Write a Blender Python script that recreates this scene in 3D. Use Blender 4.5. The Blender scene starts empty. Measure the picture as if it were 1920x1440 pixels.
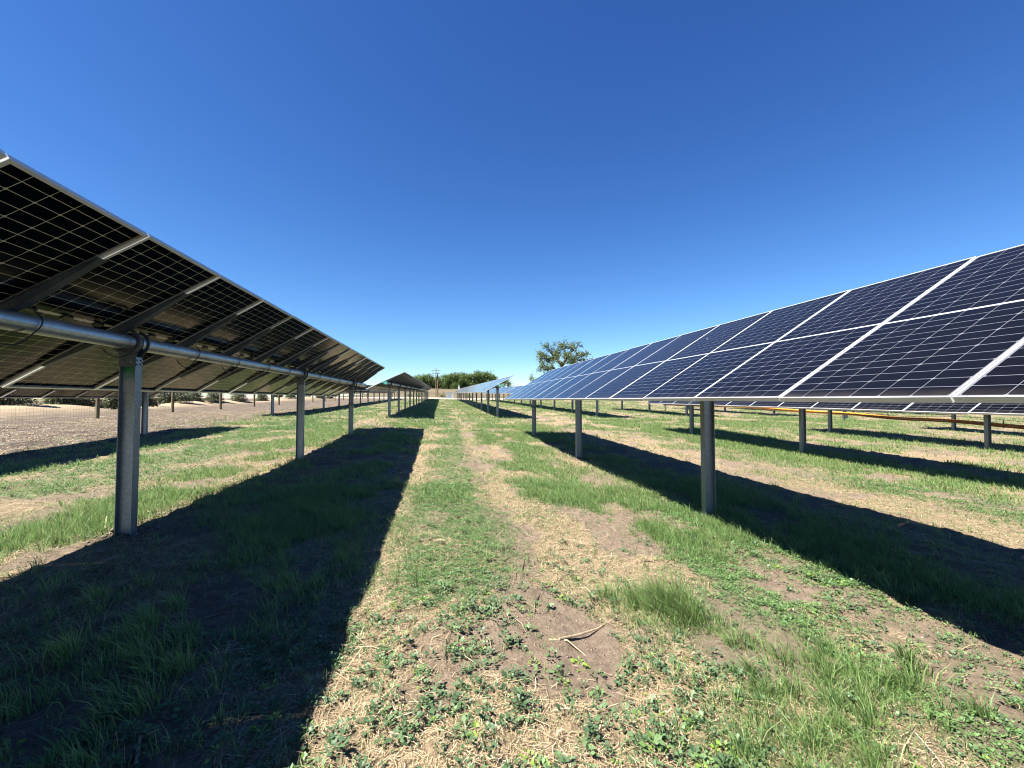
import bpy, math, random
import numpy as np
from mathutils import Vector, Matrix
R = math.radians
scn = bpy.context.scene
col = scn.collection
random.seed(7); rng = np.random.default_rng(11)

# ------------------------------------------------------------------ camera, sky, sun
CZ = 1.5
YAW, PITCH, FPX = 0.1616, 0.0352, 814.6
cd = bpy.data.cameras.new("camera"); cam = bpy.data.objects.new("camera", cd); col.objects.link(cam)
cd.sensor_width = 36; cd.lens = FPX / 1920 * 36; cd.clip_start = .05; cd.clip_end = 6000
cam.location = (0, 0, CZ); cam.rotation_euler = (math.pi / 2 + PITCH, 0, -YAW)
scn.camera = cam
SUN_DIR = Vector((-0.62, -0.25, 1.0)).normalized()
SUN_EL = math.asin(SUN_DIR.z)
w = bpy.data.worlds.new("World"); scn.world = w; w.use_nodes = True
nt = w.node_tree; bg = nt.nodes["Background"]
sky = nt.nodes.new("ShaderNodeTexSky"); sky.sky_type = 'NISHITA'; sky.sun_disc = False
sky.sun_elevation = SUN_EL; sky.sun_rotation = math.atan2(SUN_DIR.x, SUN_DIR.y)
sky.altitude = 400; sky.air_density = 1.0; sky.dust_density = 0; sky.ozone_density = 3.0
# contrast of the clear, dry sky, channel by channel
sep = nt.nodes.new("ShaderNodeSeparateColor"); comb = nt.nodes.new("ShaderNodeCombineColor"); nt.links.new(sky.outputs[0], sep.inputs[0])
for i_, (ga, ki) in enumerate(((1.49, .258), (1.32, .402), (1.07, .740))):
    pw = nt.nodes.new("ShaderNodeMath"); pw.operation = 'POWER'; nt.links.new(sep.outputs[i_], pw.inputs[0]); pw.inputs[1].default_value = ga
    mu = nt.nodes.new("ShaderNodeMath"); mu.operation = 'MULTIPLY'; nt.links.new(pw.outputs[0], mu.inputs[0]); mu.inputs[1].default_value = ki
    nt.links.new(mu.outputs[0], comb.inputs[i_])
nt.links.new(comb.outputs[0], bg.inputs[0]); bg.inputs[1].default_value = 0.05
sd = bpy.data.lights.new("sun", 'SUN'); sun = bpy.data.objects.new("sun", sd); col.objects.link(sun)
sd.energy = 5.0; sd.angle = R(.53); sd.color = (1, .95, .87)
sun.rotation_euler = SUN_DIR.to_track_quat('Z', 'Y').to_euler()
scn.view_settings.view_transform = 'Standard'; scn.view_settings.look = 'None'
scn.view_settings.exposure = 2.1; scn.view_settings.gamma = 1
scn.cycles.filter_width = 1.1; scn.cycles.max_bounces = 8; scn.cycles.transparent_max_bounces = 12
scn.cycles.caustics_reflective = False; scn.cycles.caustics_refractive = False

# ------------------------------------------------------------------ helpers
def tag(o, label=None, cat=None, group=None, kind=None):
    if label: o["label"] = label
    if cat: o["category"] = cat
    if group: o["group"] = group
    if kind: o["kind"] = kind
    return o
def empty(name, loc=(0, 0, 0), rot=(0, 0, 0)):
    o = bpy.data.objects.new(name, None); o.location = loc; o.rotation_euler = rot
    o.empty_display_size = .2; col.objects.link(o); return o
def link(name, me, parent=None, loc=None, rot=None):
    o = bpy.data.objects.new(name, me); col.objects.link(o)
    if parent: o.parent = parent
    if loc: o.location = loc
    if rot: o.rotation_euler = rot
    return o
class MB:
    def __init__(s): s.v = []; s.f = []; s.m = []
    def add(s, vs, fs, mi=0):
        b = len(s.v); s.v += [tuple(p) for p in vs]
        s.f += [tuple(i + b for i in f) for f in fs]; s.m += [mi] * len(fs)
    def box(s, x0, x1, y0, y1, z0, z1, mi=0, M=None):
        vs = [Vector((x, y, z)) for z in (z0, z1) for (x, y) in ((x0, y0), (x1, y0), (x1, y1), (x0, y1))]
        if M: vs = [M @ p for p in vs]
        s.add(vs, [(3, 2, 1, 0), (4, 5, 6, 7), (0, 1, 5, 4), (1, 2, 6, 5), (2, 3, 7, 6), (3, 0, 4, 7)], mi)
    def tube(s, pts, rad, n=10, cap=True, mi=0):
        pts = [Vector(p) for p in pts]
        rads = rad if isinstance(rad, (list, tuple)) else [rad] * len(pts)
        b = len(s.v); up = None
        for i, p in enumerate(pts):
            d = (pts[min(i + 1, len(pts) - 1)] - pts[max(i - 1, 0)]).normalized()
            if up is None:
                up = Vector((0, 0, 1)) if abs(d.z) < .9 else Vector((1, 0, 0))
            a = d.cross(up).normalized(); c = a.cross(d).normalized(); up = c
            for k in range(n):
                t = 2 * math.pi * k / n
                s.v.append(tuple(p + (a * math.cos(t) + c * math.sin(t)) * rads[i]))
        for i in range(len(pts) - 1):
            for k in range(n):
                s.f.append((b + i * n + k, b + i * n + (k + 1) % n, b + (i + 1) * n + (k + 1) % n, b + (i + 1) * n + k)); s.m.append(mi)
        if cap:
            s.f.append(tuple(b + k for k in range(n))); s.m.append(mi)
            s.f.append(tuple(b + (len(pts) - 1) * n + k for k in reversed(range(n)))); s.m.append(mi)
    def prism(s, prof, z0, z1, mi=0, M=None):
        n = len(prof)
        vs = [Vector((x, y, z0)) for x, y in prof] + [Vector((x, y, z1)) for x, y in prof]
        if M: vs = [M @ p for p in vs]
        s.add(vs, [tuple(reversed(range(n))), tuple(range(n, 2 * n))] + [(i, (i + 1) % n, n + (i + 1) % n, n + i) for i in range(n)], mi)
    def mesh(s, name, mats, smooth=False):
        me = bpy.data.meshes.new(name); me.from_pydata(s.v, [], s.f)
        for m in (mats if isinstance(mats, list) else [mats]): me.materials.append(m)
        if any(s.m): me.polygons.foreach_set("material_index", s.m)
        if smooth:
            me.polygons.foreach_set("use_smooth", [True] * len(s.f))
            try: me.set_sharp_from_angle(angle=R(40))
            except Exception: pass
        me.update(); return me
    def obj(s, name, mats, parent=None, smooth=False, loc=None):
        return link(name, s.mesh(name, mats, smooth), parent, loc)
def np_mesh(name, V, Fq, mat, attrs=None, smooth=False):
    """V (n,3); Fq (m,k) polygons of k corners."""
    me = bpy.data.meshes.new(name); V = np.asarray(V, dtype=np.float32); Fq = np.asarray(Fq, dtype=np.int32)
    me.vertices.add(len(V)); me.vertices.foreach_set("co", V.ravel())
    m, k = Fq.shape
    me.loops.add(m * k); me.loops.foreach_set("vertex_index", Fq.ravel())
    me.polygons.add(m); me.polygons.foreach_set("loop_start", np.arange(0, m * k, k, dtype=np.int32))
    try: me.polygons.foreach_set("loop_total", np.full(m, k, dtype=np.int32))
    except Exception: pass
    if smooth: me.polygons.foreach_set("use_smooth", np.ones(m, dtype=bool))
    for an, (ty, arr) in (attrs or {}).items():
        a = me.attributes.new(an, ty, 'POINT')
        a.data.foreach_set("color" if ty == 'FLOAT_COLOR' else "value", np.asarray(arr, dtype=np.float32).ravel())
    me.materials.append(mat); me.update(calc_edges=True); me.validate(); return me

# value noise
def vnoise(x, y, seed=0):
    xi = np.floor(x).astype(np.int64); yi = np.floor(y).astype(np.int64); xf = x - xi; yf = y - yi
    u = xf * xf * (3 - 2 * xf); v = yf * yf * (3 - 2 * yf)
    def h(a, b):
        n = (a * 374761393 + b * 668265263 + seed * 974634777) & 0x7fffffff
        n = ((n ^ (n >> 13)) * 1274126177) & 0x7fffffff
        return ((n ^ (n >> 16)) & 0xffff) / 65535.0
    return (h(xi, yi) * (1 - u) + h(xi + 1, yi) * u) * (1 - v) + (h(xi, yi + 1) * (1 - u) + h(xi + 1, yi + 1) * u) * v
def fbm(x, y, seed=0, o=4):
    r = 0; a = .5; t = 0
    for i in range(o):
        r = r + a * vnoise(x * 2 ** i + 17.3 * i, y * 2 ** i - 9.1 * i, seed + i); t += a; a *= .5
    return r / t
def sst(a, b, x):
    t = np.clip((x - a) / (b - a), 0, 1); return t * t * (3 - 2 * t)
def bump(x, c, wd): return np.exp(-((x - c) / wd) ** 2)

# terrain
YK = [-60, 9, 17, 28, 66, 105, 118, 135, 300, 700, 6000]
ZK = [0, 0, .13, .42, .95, 1.52, 1.95, 1.75, 1.9, 2.0, 2.0]
def base_z(X, Y):
    X = np.asarray(X, float); Y = np.asarray(Y, float)
    z = -.01 - .16 * np.tanh(X / 5) + np.interp(Y, YK, ZK)
    hill = sst(125, 270, Y) * (1 - sst(270, 520, Y) * .3) * sst(-60, -12, X) * 6.0
    return z + hill
def ground_z(X, Y):
    X = np.asarray(X, float); Y = np.asarray(Y, float)
    z = base_z(X, Y)
    near = 1 - sst(35, 90, np.hypot(X, Y))
    z = z + near * ((fbm(X * .9, Y * .5, 3, 3) - .5) * .07 + (fbm(X * 5, Y * 5, 8, 3) - .5) * .045 - .035 * (bump(X, .92, .22) + .6 * bump(X, -.62, .2)) + .03 * sst(.6, .75, fbm(X * 9, Y * 9, 14, 2)))
    # mulch mounds round the young spruces
    z = z + .55 * bump(X, -25 + 1.5 * (fbm(Y * .2, Y * 0, 5, 2) - .5), 2.2) * sst(.35, .7, fbm(Y * .22, X * .1, 21, 2)) * sst(18, 24, Y) * (1 - sst(100, 115, Y))
    return z
def gz(x, y): return float(ground_z(np.array([x]), np.array([y]))[0])

# what grows where (world metres): g grass, c clover carpet, w broad weeds, s straw
def cover(X, Y):
    X = np.asarray(X, float); Y = np.asarray(Y, float)
    wob = (fbm(X * .6, Y * .35, 31, 3) - .5)
    x = X + wob * .9
    nz = fbm(X * 1.3, Y * .9, 41, 4); nf = fbm(X * 4.5, Y * 3.6, 51, 3); nb = fbm(X * .35, Y * .22, 61, 3)
    far = sst(14, 26, Y)
    # clover strips
    c = 1.5 * bump(x - wob * .4, .18, .40) * sst(3.0, 3.9, Y) * (1 - .6 * sst(16, 22, Y))
    c += .9 * bump(x, 1.75, .55) * sst(3.0, 4.5, Y) * sst(.43, .54, nz) * (1 - far)
    c += 1.0 * bump(x, -6.6, 1.5) * (1 - far * .4)
    c += .8 * bump(x, 3.35, .40) * (1 - sst(5, 8, Y)) + .5 * bump(x, 2.5, .3) * sst(.45, .55, nz) * (1 - far) + .5 * bump(x, 8.2, .6) * (1 - far)
    c += .30 * sst(.5, .62, nz) * bump(x, -1.2, 1.0)
    c = c * (0.15 + 1.0 * sst(.34, .54, nz * .7 + nf * .3))
    # tall grass
    g = .9 * bump(x, -4.35, .55) * sst(.34, .52, nz)
    g += 1.0 * bump(x, -1.75, .42) * sst(.36, .55, nz) + .6 * bump(x, -.95, .3) * sst(.45, .6, nz) * sst(3, 5, Y)
    g += 1.0 * bump(x, 2.55, .6) * sst(.38, .55, nz) * sst(3.3, 5.0, Y)
    g += 1.1 * bump(X, 1.62, .26) * bump(Y, 2.95, .3)
    g += .95 * bump(X, 1.5, .33) * bump(Y, 1.75, .38) * sst(.3, .5, nz) + .9 * bump(X, 2.15, .35) * bump(Y, 2.05, .35) * sst(.32, .5, nz)
    g += .75 * bump(x, 1.55, .4) * sst(3.6, 6, Y) * sst(.45, .6, nz)
    g += .9 * bump(x, 4.2, .8) * sst(.3, .5, nz) + 1.15 * bump(x, 9.35, .4) * sst(.32, .5, nz) + .9 * bump(x, 10.6, .7)
    g += .5 * bump(x, 13.5, 1.6) * sst(.4, .55, nz) + .7 * bump(x, 16.8, .8) + .4 * bump(x, 21, 2.2) * sst(.4, .55, nz)
    g += far * (.70 * sst(.42, .58, nz * .6 + nb * .4) + .5 * bump(x, 2.2, .9) + .4 * bump(x, -1.2, 1.2)) * (1 - .5 * bump(x, .75, .5) * (1 - sst(24, 34, Y)))
    g += .35 * sst(.50, .62, nz) * (1 - far) * sst(3, 5, Y)
    g *= (1 - .85 * bump(x, .85, .36) * (1 - far * .9)) * (1 - .9 * bump(x, -.42, .28) * (1 - sst(6, 10, Y)))
    g *= 1 - .9 * bump(x, 6.4, 1.2) * (1 - far)
    # broad weeds near the camera
    wd = 1.1 * bump(X, .18, .42) * (1 - sst(3.2, 4.2, Y)) + 1.2 * bump(X, 1.2, .38) * (1 - sst(2.2, 2.8, Y)) + .55 * bump(x, 3.1, .4)
    wd += .9 * bump(X, -.75, .55) * (1 - sst(2.6, 3.6, Y)) + .5 * bump(x, 1.6, .35) * sst(2.8, 3.6, Y) * (1 - sst(5, 7, Y)) + .3 * bump(X, -2.4, .9)
    wd *= .15 + .95 * sst(.36, .52, nz * .5 + nf * .5)
    wd *= 1 - .9 * bump(X, 1.05, .22) * bump(Y, 2.62, .32)
    # left residue field: hardly anything grows
    res = 1 - sst(-9.9, -8.9, X + wob * 1.2)
    res = res * (1 - .25 * far)
    gravel = sst(104, 108, Y + 6 * (fbm(X * .05, Y * .05, 9, 2) - .5)) * (1 - sst(118, 124, Y))
    k = (1 - res * .97) * (1 - gravel)
    g = np.clip(g * k, 0, 1); c = np.clip(c * k, 0, 1); wd = np.clip(wd * k, 0, 1)
    st = np.clip(.08 + 1.15 * sst(.44, .56, fbm(X * 1.5, Y * 1.1, 71, 4)) + .9 * bump(x, -.45, .5) - .9 * bump(X, 2.45, .3) * bump(Y, 2.85, .6) - 1.0 * bump(X, 1.32, .30) * bump(Y, 2.75, .32), 0, 1)
    st = st * (1 - .8 * c)
    return g, c, wd, st, res, gravel

# ------------------------------------------------------------------ materials
def mat(name):
    m = bpy.data.materials.new(name); m.use_nodes = True
    return m, m.node_tree.nodes, m.node_tree.links, m.node_tree.nodes["Principled BSDF"]
def nd(N, t, **k):
    n = N.new(t)
    for a, b in k.items(): setattr(n, a, b)
    return n
def math_(N, L, op, a, b=None, c=None):
    n = N.new("ShaderNodeMath"); n.operation = op
    for i, v in enumerate((a, b, c)):
        if v is None: continue
        if isinstance(v, (int, float)): n.inputs[i].default_value = v
        else: L.new(v, n.inputs[i])
    return n.outputs[0]
def mixc(N, L, fac, a, b):
    n = N.new("ShaderNodeMix"); n.data_type = 'RGBA'
    for i, v in ((0, fac), (6, a), (7, b)):
        if isinstance(v, (int, float)): n.inputs[i].default_value = v
        elif isinstance(v, tuple): n.inputs[i].default_value = (*v, 1) if len(v) == 3 else v
        else: L.new(v, n.inputs[i])
    return n.outputs[2]
def noise(N, L, scale, detail=4, vec=None, rough=.55, out=0):
    n = N.new("ShaderNodeTexNoise"); n.inputs["Scale"].default_value = scale; n.inputs["Detail"].default_value = detail
    n.inputs["Roughness"].default_value = rough
    if vec is not None: L.new(vec, n.inputs["Vector"])
    return n.outputs[out]
ALB = .57
def ramp(N, L, fac, stops, alb=None):
    alb = ALB if alb is None else alb
    n = N.new("ShaderNodeValToRGB"); L.new(fac, n.inputs[0]); e = n.color_ramp.elements
    while len(e) < len(stops): e.new(.5)
    for i, (p, c) in enumerate(stops): e[i].position = p; e[i].color = (*[q * alb for q in c], 1)
    return n.outputs[0]
def objco(N, L, scale=(1, 1, 1)):
    t = N.new("ShaderNodeTexCoord"); mp = N.new("ShaderNodeMapping"); mp.inputs["Scale"].default_value = scale
    L.new(t.outputs["Object"], mp.inputs[0]); return mp.outputs[0]
def simple(name, c, rough=.6, metal=0, var=.25, scale=6, bumpd=0, vs=(1, 1, 1), alb=None):
    m, N, L, B = mat(name)
    v = noise(N, L, scale, 5, objco(N, L, vs))
    L.new(ramp(N, L, v, [(.3, tuple(x * (1 - var) for x in c)), (.7, tuple(min(1, x * (1 + var)) for x in c))], alb), B.inputs["Base Color"])
    B.inputs["Roughness"].default_value = rough; B.inputs["Metallic"].default_value = metal
    if bumpd:
        b = N.new("ShaderNodeBump"); b.inputs["Distance"].default_value = bumpd; L.new(v, b.inputs["Height"]); L.new(b.outputs[0], B.inputs["Normal"])
    return m
def galv(name, c=(.42, .44, .46), rough=.42):
    m, N, L, B = mat(name); oc = objco(N, L)
    vo = N.new("ShaderNodeTexVoronoi"); vo.inputs["Scale"].default_value = 55; L.new(oc, vo.inputs["Vector"])
    n1 = noise(N, L, 3.5, 6, objco(N, L, (1, 1, .35)))
    f = math_(N, L, 'ADD', math_(N, L, 'MULTIPLY', n1, .75), math_(N, L, 'MULTIPLY', vo.outputs["Color"], .25))
    L.new(ramp(N, L, f, [(.3, tuple(x * .62 for x in c)), (.62, c), (.8, tuple(x * 1.25 for x in c))]), B.inputs["Base Color"])
    B.inputs["Metallic"].default_value = .75
    L.new(math_(N, L, 'MULTIPLY_ADD', n1, .3, rough - .15), B.inputs["Roughness"])
    return m
M_post = galv("galvanised_steel", (.46, .52, .58), .48)
M_tube = galv("galvanised_tube", (.74, .80, .88), .40)
M_rail = galv("rail_steel", (.19, .225, .26), .5)
M_alu = simple("anodised_aluminium", (.58, .59, .60), .42, .30, .05, 9, alb=1)
M_black = simple("black_plastic", (.012, .012, .013), .45, 0, .2)
M_bolt = simple("zinc_bolt", (.6, .6, .6), .35, .8, .1)
M_teal = simple("teal_plastic", (.12, .62, .50), .5, 0, .1)
M_green = simple("green_spray_paint", (.01, .16, .07), .7, 0, .3, 18)
M_wood = simple("weathered_wood", (.20, .14, .085), .85, 0, .35, 9, .004, (1, 1, .15))
M_woodpale = simple("treated_fence_wood", (.22, .17, .085), .85, 0, .35, 9, .004, (1, 1, .15))
M_pole = simple("pole_wood", (.23, .13, .08), .9, 0, .3, 6, .004, (1, 1, .1))
M_wire = simple("fence_wire", (.10, .10, .10), .5, .7, .1)
M_orange = simple("orange_conduit", (.62, .22, .025), .4, 0, .15, 5, alb=1)
M_white = simple("white_painted_metal", (.75, .76, .76), .4, 0, .06)
M_cabinet = simple("pale_grey_cabinet", (.36, .42, .47), .45, 0, .08)
M_stick = simple("dry_stalk", (.42, .33, .21), .8, 0, .35, 30)
M_darkstick = simple("dark_stick", (.10, .075, .05), .85, 0, .35, 30)
M_bark = simple("bark", (.085, .065, .05), .95, 0, .4, 3, .03)

def cell_mask(N, L, x, y, gap, dia, cen):
    """x along 2.278, y along 1.134 ; returns line mask"""
    # columns: 6 across y
    py = .1838
    ty = math_(N, L, 'DIVIDE', math_(N, L, 'ADD', y, py * 3), py)
    fy = math_(N, L, 'FRACT', ty)
    dy = math_(N, L, 'MULTIPLY', math_(N, L, 'MINIMUM', fy, math_(N, L, 'SUBTRACT', 1.0, fy)), py)
    ax = math_(N, L, 'SUBTRACT', math_(N, L, 'ABSOLUTE', x), cen)
    px = .0925
    tx = math_(N, L, 'DIVIDE', ax, px); fx = math_(N, L, 'FRACT', tx)
    dx = math_(N, L, 'MULTIPLY', math_(N, L, 'MINIMUM', fx, math_(N, L, 'SUBTRACT', 1.0, fx)), px)
    f2 = math_(N, L, 'FRACT', math_(N, L, 'DIVIDE', ax, px * 2))
    d2 = math_(N, L, 'MULTIPLY', math_(N, L, 'MINIMUM', f2, math_(N, L, 'SUBTRACT', 1.0, f2)), px * 2)
    a = math_(N, L, 'LESS_THAN', dy, gap); b = math_(N, L, 'LESS_THAN', dx, gap)
    c = math_(N, L, 'LESS_THAN', math_(N, L, 'ADD', dy, d2), dia)
    d = math_(N, L, 'LESS_THAN', ax, 0.0)
    e = math_(N, L, 'GREATER_THAN', ax, px * 12)
    g = math_(N, L, 'GREATER_THAN', math_(N, L, 'ABSOLUTE', y), py * 3)
    r = math_(N, L, 'MAXIMUM', math_(N, L, 'MAXIMUM', a, b), c)
    r = math_(N, L, 'MAXIMUM', r, math_(N, L, 'MAXIMUM', d, math_(N, L, 'MAXIMUM', e, g)))
    return r, dy, dx, d
def panel_front():
    m, N, L, B = mat("panel_front_cells")
    t = N.new("ShaderNodeTexCoord"); s = N.new("ShaderNodeSeparateXYZ"); L.new(t.outputs["Object"], s.inputs[0])
    mk, dy, dx, cen = cell_mask(N, L, s.outputs[0], s.outputs[1], .0021, .0135, .011)
    # fine busbars along the module's length
    fb = math_(N, L, 'FRACT', math_(N, L, 'DIVIDE', math_(N, L, 'ADD', s.outputs[1], .5514), .01838))
    bb = math_(N, L, 'LESS_THAN', fb, .05)
    oi = N.new("ShaderNodeObjectInfo")
    cellc = mixc(N, L, oi.outputs["Random"], (.0012, .0013, .0020), (.0020, .0021, .0034))
    cb = mixc(N, L, math_(N, L, 'MULTIPLY', bb, .3), cellc, (.028, .03, .038))
    c = mixc(N, L, mk, cb, (.095, .10, .115))
    cd_ = mixc(N, L, math_(N, L, 'MULTIPLY', cen, mk), c, (.27, .285, .30))
    # dust film gathered above the bottom frame
    va = N.new("ShaderNodeVectorMath"); va.operation = 'MULTIPLY_ADD'; L.new(oi.outputs["Random"], va.inputs[0]); va.inputs[1].default_value = (37, 91, 13); L.new(t.outputs["Object"], va.inputs[2])
    dn = noise(N, L, 3.2, 6, va.outputs[0]); dn2 = noise(N, L, 22, 6, va.outputs[0])
    mpv = N.new("ShaderNodeMapping"); L.new(va.outputs[0], mpv.inputs[0]); mpv.inputs["Scale"].default_value = (.25, 1, 1)
    run = ramp(N, L, noise(N, L, 16, 4, mpv.outputs[0], .6), [(.60, (0, 0, 0)), (.80, (1, 1, 1))], 1)
    drop = ramp(N, L, noise(N, L, 6.5, 2, va.outputs[0], .3), [(.80, (0, 0, 0)), (.815, (1, 1, 1))], 1)
    low = N.new("ShaderNodeMapRange"); L.new(s.outputs[0], low.inputs[0])
    low.inputs[1].default_value = -1.13; low.inputs[2].default_value = -1.04; low.inputs[3].default_value = .24; low.inputs[4].default_value = 0
    dust = math_(N, L, 'ADD', math_(N, L, 'ADD', math_(N, L, 'MULTIPLY', math_(N, L, 'MULTIPLY', dn, dn2), .015), math_(N, L, 'ADD', math_(N, L, 'MULTIPLY', run, .016), math_(N, L, 'MULTIPLY', drop, .6))), math_(N, L, 'MULTIPLY', low.outputs[0], math_(N, L, 'POWER', dn, 2.0)))
    fin = mixc(N, L, dust, cd_, (.24, .20, .155))
    L.new(fin, B.inputs["Base Color"])
    B.inputs["IOR"].default_value = 1.42; B.inputs["Specular IOR Level"].default_value = .13; B.inputs["Sheen Weight"].default_value = .035; B.inputs["Sheen Roughness"].default_value = .35; B.inputs["Sheen Tint"].default_value = (.95, .95, 1, 1)
    L.new(math_(N, L, 'MULTIPLY_ADD', dn, .12, .03), B.inputs["Roughness"])
    return m
def panel_back():
    m, N, L, B = mat("panel_back_glass")
    t = N.new("ShaderNodeTexCoord"); s = N.new("ShaderNodeSeparateXYZ"); L.new(t.outputs["Object"], s.inputs[0])
    mk, dy, dx, cen = cell_mask(N, L, s.outputs[0], s.outputs[1], .0026, .014, .013)
    c = mixc(N, L, mk, (.0014, .0020, .0050), (.56, .56, .46))
    c = mixc(N, L, math_(N, L, 'MULTIPLY', cen, mk), c, (.74, .71, .58))
    L.new(c, B.inputs["Base Color"]); B.inputs["Roughness"].default_value = .13; B.inputs["IOR"].default_value = 1.42; B.inputs["Specular IOR Level"].default_value = .20
    # pale line colour above, with translucency, stands in for sun through clear glass
    tr = N.new("ShaderNodeBsdfTranslucent"); tr.inputs[0].default_value = (.8, .75, .55, 1)
    mx = N.new("ShaderNodeMixShader"); L.new(math_(N, L, 'MULTIPLY', mk, .35), mx.inputs[0]); L.new(B.outputs[0], mx.inputs[1]); L.new(tr.outputs[0], mx.inputs[2])
    out = [n for n in N if n.type == 'OUTPUT_MATERIAL'][0]; L.new(mx.outputs[0], out.inputs[0])
    return m
M_front = panel_front(); M_back = panel_back()

def leafy(name, c1, c2, trans=.35, rough=.55, c3=None):
    m, N, L, B = mat(name)
    a = N.new("ShaderNodeAttribute"); a.attribute_name = "rnd"
    st = [(0, c1), (.75, c2)] + ([(1, c3)] if c3 else [])
    c = ramp(N, L, a.outputs["Fac"], st)
    L.new(c, B.inputs["Base Color"]); B.inputs["Roughness"].default_value = rough; B.inputs["Specular IOR Level"].default_value = .35
    tr = N.new("ShaderNodeBsdfTranslucent"); L.new(c, tr.inputs[0])
    mx = N.new("ShaderNodeMixShader"); mx.inputs[0].default_value = trans
    L.new(B.outputs[0], mx.inputs[1]); L.new(tr.outputs[0], mx.inputs[2])
    out = [n for n in N if n.type == 'OUTPUT_MATERIAL'][0]; L.new(mx.outputs[0], out.inputs[0])
    return m
M_grass = leafy("grass_blade", (.150, .285, .070), (.380, .580, .200), .48, .5, (.52, .50, .26))
M_clover = leafy("clover_leaf", (.090, .190, .060), (.21, .37, .12), .38)
M_weed = leafy("weed_leaf", (.090, .165, .080), (.190, .310, .130), .32, .5, (.26, .42, .06))
M_straw = leafy("straw", (.24, .17, .10), (.60, .47, .29), .1, .7, (.90, .78, .56))
M_leaf_oak = leafy("tree_leaves", (.085, .125, .034), (.23, .30, .095), .4)
M_leaf_wood = leafy("shelterbelt_leaves", (.075, .125, .034), (.20, .29, .085), .4)
M_needle = leafy("spruce_needles", (.06, .105, .04), (.21, .235, .09), .25)

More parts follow.
